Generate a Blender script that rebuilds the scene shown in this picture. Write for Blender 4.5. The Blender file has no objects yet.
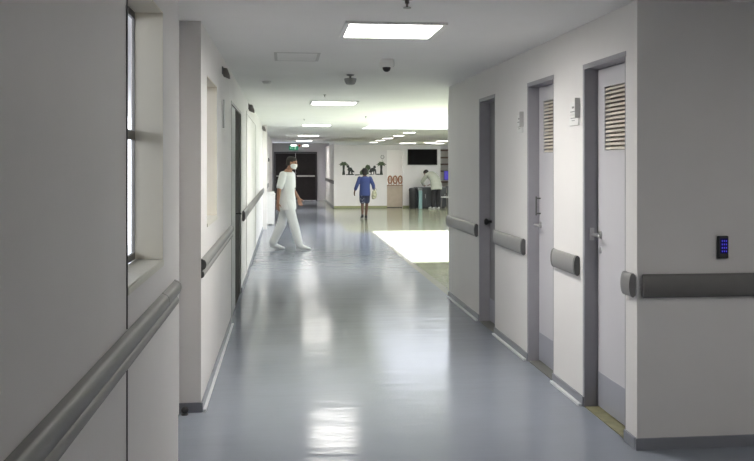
import bpy, bmesh, math, random
from mathutils import Vector, Matrix
random.seed(7)
PI = math.pi
sc = bpy.context.scene

# ------------------------------------------------------------------ camera, world, sun, exposure
EYE = 1.58
FPX = 858.0
YAW = math.atan(92 / 858)
cam_d = bpy.data.cameras.new('camera')
cam = bpy.data.objects.new('camera', cam_d)
sc.collection.objects.link(cam)
cam.location = (0, 0, EYE)
cam.rotation_euler = (PI / 2, 0, -YAW)
cam_d.sensor_width = 36
cam_d.lens = FPX / 754 * 36
cam_d.shift_y = -67.5 / 754
cam_d.clip_start = 0.05
cam_d.clip_end = 300
sc.camera = cam

world = bpy.data.worlds.new('world')
sc.world = world
world.use_nodes = True
bg = world.node_tree.nodes['Background']
bg.inputs[0].default_value = (0.86, 0.91, 1.0, 1)
bg.inputs[1].default_value = 2.6

sun_d = bpy.data.lights.new('sun', 'SUN')
sun = bpy.data.objects.new('sun', sun_d)
sc.collection.objects.link(sun)
sun_d.energy = 37.0
sun_d.angle = 0.02
sun_d.color = (0.90, 0.93, 1.0)
sun.location = (4, 24, 8)
sun.rotation_euler = Vector((0.005, -0.847, -1)).to_track_quat('-Z', 'Y').to_euler()

sc.view_settings.view_transform = 'Standard'
sc.view_settings.look = 'None'
sc.view_settings.gamma = 1
sc.view_settings.use_curve_mapping = False
sc.view_settings.exposure = 0.62
LAMP = 38.0          # radiance of the ceiling panels
CE = 2.48           # ceiling height
XL, XR = -0.53, 1.93

# skylight and window portals help the sky light find its way in
def portal(loc, rot, sx, sy):
    d = bpy.data.lights.new('portal', 'AREA')
    d.shape = 'RECTANGLE'
    d.size, d.size_y = sx, sy
    d.cycles.is_portal = True
    o = bpy.data.objects.new('portal', d)
    sc.collection.objects.link(o)
    o.location = loc
    o.rotation_euler = rot
portal((4.5, 19.1, 3.26), (0, 0, 0), 5.0, 7.0)

# ------------------------------------------------------------------ materials
MATS = {}
def mat(name, col, rough=0.6, metal=0.0, emis=0.0, noise=0.0, nscale=8.0, bump=0.0, spec=0.5, coat=0.0):
    if name in MATS:
        return MATS[name]
    m = bpy.data.materials.new(name)
    m.use_nodes = True
    nt = m.node_tree
    b = nt.nodes['Principled BSDF']
    b.inputs['Base Color'].default_value = (*col, 1)
    b.inputs['Roughness'].default_value = rough
    b.inputs['Metallic'].default_value = metal
    b.inputs['Specular IOR Level'].default_value = spec
    b.inputs['Coat Weight'].default_value = coat
    if emis:
        b.inputs['Emission Color'].default_value = (*col, 1)
        b.inputs['Emission Strength'].default_value = emis
    tc = nt.nodes.new('ShaderNodeTexCoord')
    n = nt.nodes.new('ShaderNodeTexNoise')
    n.inputs['Scale'].default_value = nscale
    n.inputs['Detail'].default_value = 4
    nt.links.new(tc.outputs['Object'], n.inputs['Vector'])
    if noise:
        r = nt.nodes.new('ShaderNodeValToRGB')
        r.color_ramp.elements[0].position = 0.3
        r.color_ramp.elements[1].position = 0.7
        r.color_ramp.elements[0].color = (*[c * (1 - noise) for c in col], 1)
        r.color_ramp.elements[1].color = (*[min(1, c * (1 + noise)) for c in col], 1)
        nt.links.new(n.outputs['Fac'], r.inputs['Fac'])
        nt.links.new(r.outputs['Color'], b.inputs['Base Color'])
    if bump:
        bp = nt.nodes.new('ShaderNodeBump')
        bp.inputs['Strength'].default_value = bump
        bp.inputs['Distance'].default_value = 0.01
        nt.links.new(n.outputs['Fac'], bp.inputs['Height'])
        nt.links.new(bp.outputs['Normal'], b.inputs['Normal'])
    MATS[name] = m
    return m

def floor_mat(name, col, rough, wave=0.02):
    m = mat(name, col, rough + .01, noise=0.05, nscale=1.3, spec=0.13)
    nt = m.node_tree
    b = nt.nodes['Principled BSDF']
    tc = nt.nodes.new('ShaderNodeTexCoord')
    mp = nt.nodes.new('ShaderNodeMapping')
    mp.inputs['Scale'].default_value = (0.8, 3.2, 1)
    n = nt.nodes.new('ShaderNodeTexNoise')
    n.inputs['Scale'].default_value = 1.6
    n.inputs['Detail'].default_value = 3
    n.inputs['Roughness'].default_value = 0.55
    bp = nt.nodes.new('ShaderNodeBump')
    bp.inputs['Strength'].default_value = 1.0
    bp.inputs['Distance'].default_value = wave
    nt.links.new(tc.outputs['Object'], mp.inputs['Vector'])
    nt.links.new(mp.outputs['Vector'], n.inputs['Vector'])
    nt.links.new(n.outputs['Fac'], bp.inputs['Height'])
    nt.links.new(bp.outputs['Normal'], b.inputs['Normal'])
    return m

WALL = mat('wall_paint', (0.78, 0.762, 0.745), 0.55, noise=0.02, nscale=2.0)
WALLG = mat('grey_wall_paint', (0.36, 0.35, 0.335), 0.55, noise=0.03, nscale=2.0)
CEIL = mat('ceiling_paint', (0.90, 0.90, 0.885), 0.7, noise=0.02, nscale=1.5)
FLOOR = floor_mat('blue_grey_vinyl', (0.23, 0.25, 0.295), 0.13, 0.004)
GREEN = floor_mat('green_vinyl', (0.22, 0.23, 0.16), 0.13, 0.004)
BORDER = floor_mat('grey_border_vinyl', (0.27, 0.265, 0.24), 0.15, 0.004)
BASE = mat('grey_blue_baseboard', (0.24, 0.25, 0.28), 0.4)
COVE = mat('white_cove_strip', (0.66, 0.68, 0.7), 0.3)
OLIVE = mat('olive_baseboard', (0.30, 0.32, 0.17), 0.4)
FRAME = mat('grey_blue_frame_paint', (0.33, 0.325, 0.35), 0.4, noise=0.03)
LEAF = mat('pale_lavender_laminate', (0.60, 0.59, 0.615), 0.45, noise=0.015, nscale=3)
KICK = mat('grey_kick_plate', (0.36, 0.37, 0.42), 0.35)
DARKGAP = mat('dark_gap', (0.03, 0.03, 0.03), 0.8)
SLAT = mat('cream_louver_slat', (0.68, 0.63, 0.55), 0.5)
RAIL = mat('grey_vinyl_rail', (0.25, 0.245, 0.24), 0.38, noise=0.03, nscale=20)
RAILL = mat('light_grey_vinyl_rail', (0.20, 0.197, 0.19), 0.45, noise=0.02, nscale=20)
RAILD = mat('dark_grey_vinyl_rail', (0.15, 0.145, 0.14), 0.4, noise=0.03, nscale=20)
CAP = mat('dark_rail_cap', (0.10, 0.10, 0.10), 0.4)
STEEL = mat('brushed_steel', (0.55, 0.55, 0.55), 0.3, metal=1.0)
ALU = mat('dark_aluminium', (0.22, 0.21, 0.20), 0.4, metal=0.6)
BLACK = mat('black_plastic', (0.02, 0.02, 0.022), 0.35)
WHITEP = mat('white_plastic', (0.78, 0.78, 0.76), 0.35)
GREYP = mat('grey_plastic', (0.22, 0.23, 0.23), 0.4)
CREAM = mat('cream_reveal_paint', (0.84, 0.79, 0.67), 0.6)
SILL = mat('pale_stone_sill', (0.68, 0.66, 0.58), 0.4, noise=0.04, nscale=40)
SPECK = mat('grey_lettering', (0.25, 0.25, 0.25), 0.6)
DIFF = mat('lamp_diffuser', (1.0, 0.972, 0.925), 0.5, emis=LAMP)
# prismatic diffuser: throws most of its light downwards, less sideways
nt = DIFF.node_tree
ge = nt.nodes.new('ShaderNodeNewGeometry')
dp = nt.nodes.new('ShaderNodeVectorMath'); dp.operation = 'DOT_PRODUCT'
ab = nt.nodes.new('ShaderNodeMath'); ab.operation = 'ABSOLUTE'
ma = nt.nodes.new('ShaderNodeMath'); ma.operation = 'MULTIPLY_ADD'
ma.inputs[1].default_value = LAMP * .84
ma.inputs[2].default_value = LAMP * .16
nt.links.new(ge.outputs['Incoming'], dp.inputs[0]); nt.links.new(ge.outputs['Normal'], dp.inputs[1])
nt.links.new(dp.outputs['Value'], ab.inputs[0]); nt.links.new(ab.outputs[0], ma.inputs[0])
nt.links.new(ma.outputs[0], nt.nodes['Principled BSDF'].inputs['Emission Strength'])
YEL = mat('yellow_green_threshold', (0.22, 0.21, 0.12), 0.4, noise=0.2, nscale=15)

GLASS = bpy.data.materials.new('window_glass')
GLASS.use_nodes = True
nt = GLASS.node_tree
b = nt.nodes['Principled BSDF']
b.inputs['Base Color'].default_value = (1, 1, 1, 1)
b.inputs['Transmission Weight'].default_value = 1
b.inputs['Roughness'].default_value = 0.0
b.inputs['IOR'].default_value = 1.02

# ------------------------------------------------------------------ mesh helpers
def add_box(bm, x0, x1, y0, y1, z0, z1):
    v = [bm.verts.new((x, y, z)) for z in (z0, z1) for (x, y) in ((x0, y0), (x1, y0), (x1, y1), (x0, y1))]
    for q in ((3, 2, 1, 0), (4, 5, 6, 7), (0, 1, 5, 4), (1, 2, 6, 5), (2, 3, 7, 6), (3, 0, 4, 7)):
        bm.faces.new([v[i] for i in q])

def bevel(bm, r, seg=2):
    bmesh.ops.bevel(bm, geom=list(bm.edges), offset=r, segments=seg, affect='EDGES', profile=0.5)

def loft(bm, rings, closed=True):
    """rings: list of lists of points (same length)"""
    vs = [[bm.verts.new(p) for p in ring] for ring in rings]
    n = len(vs[0])
    for a, b in zip(vs, vs[1:]):
        for i in range(n):
            bm.faces.new((a[i], a[(i + 1) % n], b[(i + 1) % n], b[i]))
    if closed:
        bm.faces.new(list(reversed(vs[0])))
        bm.faces.new(vs[-1])

def ring(c, u, w, ru, rw, n=16):
    c, u, w = Vector(c), Vector(u).normalized(), Vector(w).normalized()
    return [c + u * (ru * math.cos(2 * PI * k / n)) + w * (rw * math.sin(2 * PI * k / n)) for k in range(n)]

def frame_of(d):
    d = Vector(d).normalized()
    a = Vector((0, 0, 1)) if abs(d.z) < 0.9 else Vector((1, 0, 0))
    u = d.cross(a).normalized()
    return u, d.cross(u).normalized()

def cone(bm, p0, r0, p1, r1, n=14, caps=4):
    """rounded tapered limb between two points"""
    p0, p1 = Vector(p0), Vector(p1)
    d = (p1 - p0).normalized()
    u, w = frame_of(d)
    rings = []
    for k in range(caps, 0, -1):
        a = k / caps * PI / 2 * 0.97
        rings.append(ring(p0 - d * r0 * math.sin(a), u, w, r0 * math.cos(a), r0 * math.cos(a), n))
    rings.append(ring(p0, u, w, r0, r0, n))
    rings.append(ring(p1, u, w, r1, r1, n))
    for k in range(1, caps + 1):
        a = k / caps * PI / 2 * 0.97
        rings.append(ring(p1 + d * r1 * math.sin(a), u, w, r1 * math.cos(a), r1 * math.cos(a), n))
    loft(bm, rings)

def rod(bm, p0, p1, r, n=12):
    p0, p1 = Vector(p0), Vector(p1)
    u, w = frame_of(p1 - p0)
    loft(bm, [ring(p0, u, w, r, r, n), ring(p1, u, w, r, r, n)])

def lathe(bm, prof, c=(0, 0, 0), axis=(0, 0, 1), n=20):
    d = Vector(axis).normalized()
    u, w = frame_of(d)
    loft(bm, [ring(Vector(c) + d * h, u, w, max(r, 1e-4), max(r, 1e-4), n) for r, h in prof])

def ball(bm, c, rx, ry, rz, n=16, m=10):
    c = Vector(c)
    rings = []
    for j in range(m + 1):
        a = -PI / 2 + PI * (0.02 + 0.96 * j / m)
        rings.append([c + Vector((rx * math.cos(a) * math.cos(2 * PI * k / n), ry * math.cos(a) * math.sin(2 * PI * k / n), rz * math.sin(a))) for k in range(n)])
    loft(bm, rings)

def prism(bm, pts, ax0, ax1, axis='y'):
    """extrude a 2-D outline; axis y: pts are (x,z); axis x: pts are (y,z)"""
    def P(p, t):
        if axis == 'y': return (p[0], t, p[1])
        if axis == 'x': return (t, p[0], p[1])
        return (p[0], p[1], t)
    loft(bm, [[P(p, ax0) for p in pts], [P(p, ax1) for p in pts]])

def obj(name, bm, m, parent=None, smooth=False, off=(0, 0, 0)):
    bmesh.ops.recalc_face_normals(bm, faces=bm.faces)
    me = bpy.data.meshes.new(name)
    bm.to_mesh(me)
    bm.free()
    for mm in (m if isinstance(m, list) else [m]):
        me.materials.append(mm)
    if smooth:
        for p in me.polygons: p.use_smooth = True
        if smooth == 'auto':
            try: me.set_sharp_from_angle(angle=0.7)
            except Exception: pass
    o = bpy.data.objects.new(name, me)
    sc.collection.objects.link(o)
    o.location = off
    if parent: o.parent = parent
    return o

def struct(name, bm, m, parent=None, smooth=False):
    o = obj(name, bm, m, parent, smooth)
    if not parent: o['kind'] = 'structure'
    return o

def tag(o, label, cat, group=None):
    o['label'] = label
    o['category'] = cat
    if group: o['group'] = group
    return o

def thing(name, loc, label, cat, group=None, rz=0.0):
    o = bpy.data.objects.new(name, None)
    o.empty_display_size = 0.1
    sc.collection.objects.link(o)
    o.location = loc
    o.rotation_euler = (0, 0, rz)
    return tag(o, label, cat, group)

def copy_tree(o, parent=None):
    c = o.copy()
    sc.collection.objects.link(c)
    if parent: c.parent = parent
    for ch in list(o.children): copy_tree(ch, c)
    return c

def boxes(*bs):
    bm = bmesh.new()
    for b in bs: add_box(bm, *b)
    return bm

def slab(holes, xs, ys, zs):
    """a block with rectangular holes; only outer and reveal faces are made. holes: list of (x0,x1,y0,y1,z0,z1)"""
    xs, ys, zs = list(xs), list(ys), list(zs)
    lim = (xs[0], xs[-1]), (ys[0], ys[-1]), (zs[0], zs[-1])
    for h in holes:
        for k, L in enumerate((xs, ys, zs)):
            for v in (h[2 * k], h[2 * k + 1]):
                if lim[k][0] < v < lim[k][1]: L.append(v)
    xs, ys, zs = sorted(set(xs)), sorted(set(ys)), sorted(set(zs))
    def full(i, j, k):
        if not (0 <= i < len(xs) - 1 and 0 <= j < len(ys) - 1 and 0 <= k < len(zs) - 1): return False
        c = ((xs[i] + xs[i + 1]) / 2, (ys[j] + ys[j + 1]) / 2, (zs[k] + zs[k + 1]) / 2)
        for h in holes:
            if h[0] < c[0] < h[1] and h[2] < c[1] < h[3] and h[4] < c[2] < h[5]: return False
        return True
    bm = bmesh.new()
    cache = {}
    def V(i, j, k):
        if (i, j, k) not in cache: cache[(i, j, k)] = bm.verts.new((xs[i], ys[j], zs[k]))
        return cache[(i, j, k)]
    for i in range(len(xs) - 1):
        for j in range(len(ys) - 1):
            for k in range(len(zs) - 1):
                if not full(i, j, k): continue
                for dx, dy, dz, q in ((-1, 0, 0, ((0, 0, 0), (0, 0, 1), (0, 1, 1), (0, 1, 0))), (1, 0, 0, ((1, 0, 0), (1, 1, 0), (1, 1, 1), (1, 0, 1))),
                                      (0, -1, 0, ((0, 0, 0), (1, 0, 0), (1, 0, 1), (0, 0, 1))), (0, 1, 0, ((0, 1, 0), (0, 1, 1), (1, 1, 1), (1, 1, 0))),
                                      (0, 0, -1, ((0, 0, 0), (0, 1, 0), (1, 1, 0), (1, 0, 0))), (0, 0, 1, ((0, 0, 1), (1, 0, 1), (1, 1, 1), (0, 1, 1)))):
                    if not full(i + dx, j + dy, k + dz):
                        bm.faces.new([V(i + a, j + b, k + c) for a, b, c in q])
    return bm

# ------------------------------------------------------------------ floor and ceiling
fx = [-3, XL, 1.30, 1.42, XR, 2.03, 11]
fy = [-3, 9.95, 19.45, 19.57, 30.1, 45]
bm = bmesh.new()
grid = [[bm.verts.new((x, y, 0)) for y in fy] for x in fx]
for i in range(len(fx) - 1):
    for j in range(len(fy) - 1):
        f = bm.faces.new((grid[i][j], grid[i + 1][j], grid[i + 1][j + 1], grid[i][j + 1]))
        cx, cy = (fx[i] + fx[i + 1]) / 2, (fy[j] + fy[j + 1]) / 2
        k = 0
        if cy > 9.95 and cx > XR: k = 1
        if 9.95 < cy < 19.45 and XR < cx < 2.03: k = 2
        if cy > 19.45 and cx > 1.42: k = 1
        f.material_index = k
ext = bmesh.ops.extrude_face_region(bm, geom=list(bm.faces))
for v in [g for g in ext['geom'] if isinstance(g, bmesh.types.BMVert)]: v.co.z = -0.15
struct('floor', bm, [FLOOR, GREEN, BORDER])

SKY = (2.0, 7.0, 15.6, 22.6)
struct('ceiling', slab([(SKY[0], SKY[1], SKY[2], SKY[3], 2, 4)], (-3, 11), (-3, 45), (CE, CE + 0.12)), CEIL)
# raised kerb of the skylight
struct('trim_3', slab([(SKY[0], SKY[1], SKY[2], SKY[3], 2, 4)], (SKY[0] - .1, SKY[1] + .1), (SKY[2] - .1, SKY[3] + .1), (CE + 0.12, 3.28)), CEIL)

# ------------------------------------------------------------------ left side walls
W1 = (2.97, 3.83, 1.14, 2.24)
W2 = (5.95, 6.82, 1.15, 2.18)
struct('wall_left', slab([(-2, 0, *W1)], (XL - .135, XL), (-3, 4.36), (0, CE)), WALL)
struct('wall_left', slab([(-2, 0, *W2), (-2, 0, 8.6, 10.5, -1, 2.2)], (XL - .135, XL), (5.53, 36.4), (0, CE)), WALL)
# unseen low wall added outside the left windows to cut their daylight
struct('wall_sky_block', boxes((-3.0, -2.8, -3, 14, 0, 1.6)), mat('beige_render', (0.55, 0.50, 0.40), 0.8, noise=.05))
# side passage between the two
struct('wall_left', boxes((XL - .22, XL - .135, 4.30, 5.60, 0, CE)), WALL)
struct('trim_1', boxes((XL, XL + .004, 2.955, 2.963, 0, 0.899), (XL, XL + .004, 2.955, 2.963, 1.021, CE)), mat('seam', (0.12, 0.12, 0.12), 0.7))

def window(n, y0, y1, z0, z1, label_mat=ALU):
    bm = slab([(-2, 0, y0 + .010, (y0 + y1) / 2 - .02, z0 + .05, 1.68), (-2, 0, (y0 + y1) / 2 + .02, y1 - .010, z0 + .05, 1.68),
               (-2, 0, y0 + .010, (y0 + y1) / 2 - .02, 1.72, z1 - .035), (-2, 0, (y0 + y1) / 2 + .02, y1 - .010, 1.72, z1 - .035)],
              (XL - .132, XL - .120), (y0 + .001, y1 - .001), (z0 + .021, z1 - .001))
    w = struct('window_%d' % n, bm, ALU)
    g = obj('window_pane', boxes((XL - .128, XL - .125, y0 + .007, y1 - .007, z0 + .045, z1 - .03)), GLASS, w)
    s = bmesh.new(); add_box(s, XL - .120, XL + .004, y0 + .001, y1 - .001, z0 - .012, z0 + .02)
    bmesh.ops.bevel(s, geom=list(s.edges), offset=.004, segments=2, affect='EDGES')
    obj('window_sill', s, SILL, w)
    r = bmesh.new()
    add_box(r, XL - .119, XL - .001, y1 - .006, y1 - .0005, z0 + .021, z1 - .001)
    add_box(r, XL - .119, XL - .001, y0 + .0005, y0 + .006, z0 + .021, z1 - .001)
    add_box(r, XL - .119, XL - .001, y0 + .006, y1 - .006, z1 - .006, z1 - .0005)
    obj('window_reveal', r, CREAM, w)
    portal((XL - .25, (y0 + y1) / 2, (z0 + z1) / 2), (0, -PI / 2, 0), z1 - z0, y1 - y0)
    return w
window(1, *W1)
window(2, *W2)

# ------------------------------------------------------------------ right side walls
D1 = (4.71, 5.39); D2 = (6.03, 6.68); D3 = (7.77, 8.40)
DH = 2.2
def vert_round(bm, x, y, r):
    es = [e for e in bm.edges if all(abs(v.co.x - x) < 1e-4 and abs(v.co.y - y) < 1e-4 for v in e.verts)]
    bmesh.ops.bevel(bm, geom=es, offset=r, segments=6, affect='EDGES', profile=0.5)
bm = slab([(1, 3, D1[0], D1[1], -1, DH), (1, 3, D2[0], D2[1], -1, DH), (1, 3, D3[0], D3[1], -1, DH)], (XR, XR + .2), (4.55, 10.08), (0, CE))
vert_round(bm, XR, 10.08, 0.08)
struct('wall_right', bm, WALL)
struct('wall_right', boxes((XR + .2, 3.3, 4.55, 4.75, 0, CE)), WALL)
struct('wall_right', boxes((3.3, 3.5, -3, 4.79, 0, CE)), WALL)
struct('wall_back', boxes((XL, 3.3, -3.2, -3, 0, CE)), WALL)
struct('wall_right', boxes((XR + .2, 11, 9.88, 10.08, 0, CE)), WALL)
WR_ADDED = [(10, 12, 11 + 5.5 * k, 15 + 5.5 * k, .9, 2.3) for k in range(4)]  # unseen side windows, added to let more daylight into the waiting area
struct('wall_right', slab(WR_ADDED, (11, 11.2), (9.75, 45), (0, CE)), WALL)
for k, w in enumerate(WR_ADDED):
    y0, y1 = w[2], w[3]
    wf = struct('window_%d' % (k + 3), slab([(10, 12, y0 + .05 + j * 1.31, y0 + 1.28 + j * 1.31, .95, 2.25) for j in range(3)], (11.08, 11.13), (y0 + .001, y1 - .001), (.901, 2.299)), ALU)
    obj('window_pane', boxes((11.10, 11.106, y0 + .04, y1 - .04, .94, 2.26)), GLASS, wf)
    portal((11.25, (y0 + y1) / 2, 1.6), (0, PI / 2, 0), 1.4, 4.0)
struct('wall_front', boxes((-3, 11, 45, 45.2, 0, CE)), WALL)
# far partitions
NX0, NX1 = 3.58, 4.15
PH = 2.21
struct('wall_front', slab([(NX0, NX1, 29, 31, -1, 2.04)], (1.71, 5.42), (30.1, 30.25), (0, PH)), WALL)
struct('wall_front', boxes((1.71, 1.86, 30.25, 36.4, 0, 2.26)), WALL)
struct('wall_front', slab([(-.46, 1.35, 36, 37, -1, 2.05)], (XL - .135, 1.86), (36.4, 36.6), (0, 2.42)), mat('violet_grey_paint', (0.40, 0.39, 0.42), 0.6))
struct('wall_front', boxes((NX0 - .1, NX1 + 1.2, 32.0, 32.1, 0, PH)), mat('bright_white_paint', (0.93, 0.92, 0.89), 0.6))
struct('wall_front', boxes((5.42, 5.5, 30.1, 32.0, 0, PH), (5.5, 9.0, 31.9, 32.0, 0, PH)), WALL)

# baseboards
def bb(name, x0, x1, y0, y1, m=BASE, h=0.062):
    bm = boxes((x0, x1, y0, y1, 0, h))
    return struct(name, bm, m)
def cove(name, x0, x1, y0, y1):
    return struct(name, boxes((x0, x1, y0, y1, 0.0, 0.014)), COVE)
for a, b_ in ((4.56, D1[0]), (D1[1], D2[0]), (D2[1], D3[0]), (D3[1], 10.0)):
    bb('baseboard_right', XR - .012, XR, a, b_)
    if b_ - a > .3: cove('trim_2', XR - .034, XR - .012, a + .02, b_ - .02)
bb('baseboard_right', XR - .012, 3.3, 4.538, 4.55)
bb('baseboard_left', XL, XL + .012, 5.53, 8.55)
cove('trim_2', XL + .012, XL + .030, 5.54, 8.5)
bb('baseboard_left', XL, XL + .012, 10.55, 36.4)
bb('baseboard_left', XL, XL + .012, -3, 4.36)
bb('baseboard_left', XL - .135, XL + .012, 5.518, 5.53)
bb('baseboard_front', 1.71, NX0, 30.085, 30.1, OLIVE, 0.07)
bb('baseboard_front', NX1, 5.42, 30.085, 30.1, OLIVE, 0.07)
bb('baseboard_right', 1.698, 1.71, 30.1, 36.4)

# ------------------------------------------------------------------ doors of the right wall
def right_door(n, ya, yb, far_latch=True, inset=0.085, louver=True, leafm=None):
    g = 0.002
    fr = bmesh.new()
    t = 0.03
    X0, X1 = XR - .012, XR + .18
    # jamb linings with a narrow face casing
    add_box(fr, X0 + .012, X1, ya + g, ya + .012, 0, DH - g)
    add_box(fr, X0 + .012, X1, yb - .012, yb - g, 0, DH - g)
    add_box(fr, X0 + .012, X1, ya + .012, yb - .012, DH - .014, DH - g)
    add_box(fr, X0 + .009, X0 + .012, yb - .012, yb + .02, 0, DH + .018)
    add_box(fr, X0 + .009, X0 + .012, ya - .006, yb - .012, DH - .014, DH + .018)
    d = struct('door_%d' % n, fr, FRAME)
    xl = XR + inset
    y0, y1 = ya + .016, yb - .018
    if louver:
        lz0, lz1 = 1.66, 2.06
        ly0, ly1 = ya + .12, yb - .15
        leaf = obj('door_leaf', slab([(1, 3, ly0, ly1, lz0, lz1)], (xl, xl + .04), (y0, y1), (.012, DH - .02)), leafm or LEAF, d)
        lf = bmesh.new()
        e = .018
        add_box(lf, xl - .006, xl, ly0 - e, ly1 + e, lz1, lz1 + e)
        add_box(lf, xl - .006, xl, ly0 - e, ly1 + e, lz0 - e, lz0)
        add_box(lf, xl - .006, xl, ly0 - e, ly0, lz0, lz1)
        add_box(lf, xl - .006, xl, ly1, ly1 + e, lz0, lz1)
        lv = obj('louver', lf, leafm or LEAF, d)
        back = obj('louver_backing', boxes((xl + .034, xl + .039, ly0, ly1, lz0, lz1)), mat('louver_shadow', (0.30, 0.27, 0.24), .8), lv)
        nsl = 15
        for k in range(nsl):
            z = lz0 + (k + .5) * (lz1 - lz0) / nsl
            s = bmesh.new()
            h = (lz1 - lz0) / nsl
            prism(s, [(xl - .002, z - h * .30), (xl + .003, z - h * .36), (xl + .030, z + h * .46), (xl + .004, z + h * .20)], ly0, ly1, 'y')
            obj('slat', s, SLAT, lv)
    else:
        leaf = obj('door_leaf', boxes((xl, xl + .04, y0, y1, .012, DH - .02)), leafm or LEAF, d)
    obj('kick_plate', boxes((xl - .003, xl - .0002, y0 + .003, y1 - .003, .015, .235)), KICK, d)
    return d, xl, y0, y1

def lever(parent, xl, y, z, dirn=-1, long_plate=False):
    h = bmesh.new()
    if long_plate:
        add_box(h, xl - .008, xl - .0002, y - .018, y + .018, z - .05, z + .13)
    else:
        lathe(h, [(.026, .0002), (.026, .008), (.012, .012)], (xl, y, z), (-1, 0, 0))
    p = obj('escutcheon', h, STEEL, parent, 'auto')
    l = bmesh.new()
    rod(l, (xl - .008, y, z), (xl - .05, y, z), .009)
    cone(l, (xl - .05, y, z), .010, (xl - .05, y + dirn * .10, z - .004), .007, 10, 3)
    obj('door_handle', l, STEEL, parent, 'auto')
    return p

d, xl, y0, y1 = right_door(1, *D1)
lever(d, xl, y1 - .05, 1.12, -1)
b1 = bmesh.new(); lathe(b1, [(.02, .0002), (.02, .006), (.01, .01)], (xl, y1 - .05, 1.02), (-1, 0, 0)); obj('keyhole', b1, STEEL, d, 'auto')
b1 = bmesh.new(); add_box(b1, XR + .03, XR + .06, y1 + .0005, y1 + .006, 1.08, 1.16); obj('strike_plate', b1, STEEL, d).location.y = -.003
d, xl, y0, y1 = right_door(2, *D2)
lever(d, xl, y1 - .045, 1.09, -1)
b1 = bmesh.new()
for dz in (1.18, 1.30): rod(b1, (xl - .0002, y1 - .035, dz), (xl - .035, y1 - .035, dz), .006)
rod(b1, (xl - .035, y1 - .035, 1.165), (xl - .035, y1 - .035, 1.315), .006)
obj('pull_handle', b1, CAP, d, 'auto')
d, xl, y0, y1 = right_door(3, *D3, inset=.1, louver=False, leafm=mat('dull_grey_laminate', (0.30, 0.30, 0.31), .5))
b1 = bmesh.new(); lathe(b1, [(.014, .0002), (.014, .03), (.032, .045), (.034, .06), (.02, .072)], (xl, y1 - .07, 1.0), (-1, 0, 0)); obj('door_handle', b1, BLACK, d, True)
b1 = boxes((xl - .006, xl - .0002, y0 + .28, y0 + .30, .24, DH - .05)); obj('door_stile', b1, mat('dark_stile', (0.12, .12, .12), .5), d)
struct('trim_4', boxes((XR, XR + .19, D1[0] + .014, D1[1] - .014, 0, .006)), YEL)
struct('trim_4', boxes((XR, XR + .19, D2[0] + .014, D2[1] - .014, 0, .006)), mat('dark_threshold', (.15, .15, .14), .5))
struct('trim_4', boxes((XR, XR + .19, D3[0] + .014, D3[1] - .014, 0, .006)), MATS['dark_threshold'])

# left door (grey fixed panel and dark leaf, seen at a grazing angle)
fr = bmesh.new()
add_box(fr, XL - .13, XL + .003, 8.602, 8.64, 0, 2.198)
add_box(fr, XL - .13, XL + .003, 10.46, 10.498, 0, 2.198)
add_box(fr, XL - .13, XL + .003, 8.64, 10.46, 2.17, 2.198)
d4 = struct('door_4', fr, mat('light_grey_casing', (.48, .48, .47), .5))
obj('side_panel', boxes((XL - .05, XL - .01, 8.645, 9.48, .01, 2.165)), mat('grey_side_panel', (0.46, 0.47, 0.46), .5), d4)
dl = obj('door_leaf', boxes((XL - .05, XL - .01, 9.50, 10.455, .01, 2.165)), mat('dark_brown_leaf', (0.03, 0.025, 0.02), .8, spec=.1), d4)
b1 = bmesh.new()
rod(b1, (XL - .0098, 9.62, 1.02), (XL + .04, 9.62, 1.02), .009)
cone(b1, (XL + .04, 9.62, 1.02), .011, (XL + .04, 9.74, 1.01), .008, 10, 3)
obj('door_handle', b1, BLACK, dl, 'auto')

# far dark double door
fr = boxes((-.46 + .002, -.42, 36.33, 36.58, 0, 2.048), (1.31, 1.348, 36.33, 36.58, 0, 2.048), (-.42, 1.31, 36.33, 36.58, 2.0, 2.048))
d5 = struct('door_5', fr, mat('charcoal_frame', (.04, .037, .04), .6, spec=.2))
DK = mat('dark_charcoal_leaf', (0.022, 0.019, 0.02), .7, noise=.1, spec=.15)
for x0, x1 in ((-.415, .44), (.45, 1.305)):
    lf = obj('door_leaf', boxes((x0, x1, 36.42, 36.47, .01, 1.995)), DK, d5)
    b1 = bmesh.new()
    add_box(b1, x0 + .05, x1 - .05, 36.34, 36.36, 1.0, 1.06)
    add_box(b1, x0 + .05, x0 + .09, 36.36, 36.42, 1.005, 1.055)
    add_box(b1, x1 - .09, x1 - .05, 36.36, 36.42, 1.005, 1.055)
    obj('panic_bar', b1, mat('grey_bar', (.35, .34, .33), .4), lf)
# plain framed opening lines on the far left wall
struct('trim_5', boxes((XL, XL + .10, 20.6, 20.9, 0, CE)), WALL)
struct('trim_5', boxes((XL, XL + .008, 15.5, 15.56, 0, 2.3), (XL, XL + .008, 11.9, 11.94, 0, 2.3), (XL, XL + .008, 11.94, 15.5, 2.26, 2.3)), WALL)

# ------------------------------------------------------------------ handrails
def rail_profile(kind):
    """outline (out, z) of the wall rail, wall side at out=0"""
    if kind == 'flat':      # broad rounded bumper
        pts = [(0.002, .850), (.014, .838)]
        for k in range(9):
            a = -PI / 2 + PI * k / 8
            pts.append((.020 + .020 * math.cos(a), .903 + .065 * math.sin(a)))
        pts += [(.014, .968), (.002, .956)]
        return pts
    # handrail: upper bulge, groove, lower bulge
    pts = [(.002, .895)]
    for k in range(7):
        a = -PI / 2 + PI * k / 6
        pts.append((.010 + .012 * math.cos(a), .918 + .020 * math.sin(a)))
    pts.append((.012, .945))
    for k in range(7):
        a = -PI / 2 + PI * k / 6
        pts.append((.014 + .020 * math.cos(a), .980 + .032 * math.sin(a)))
    pts.append((.002, 1.018))
    return pts

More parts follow.
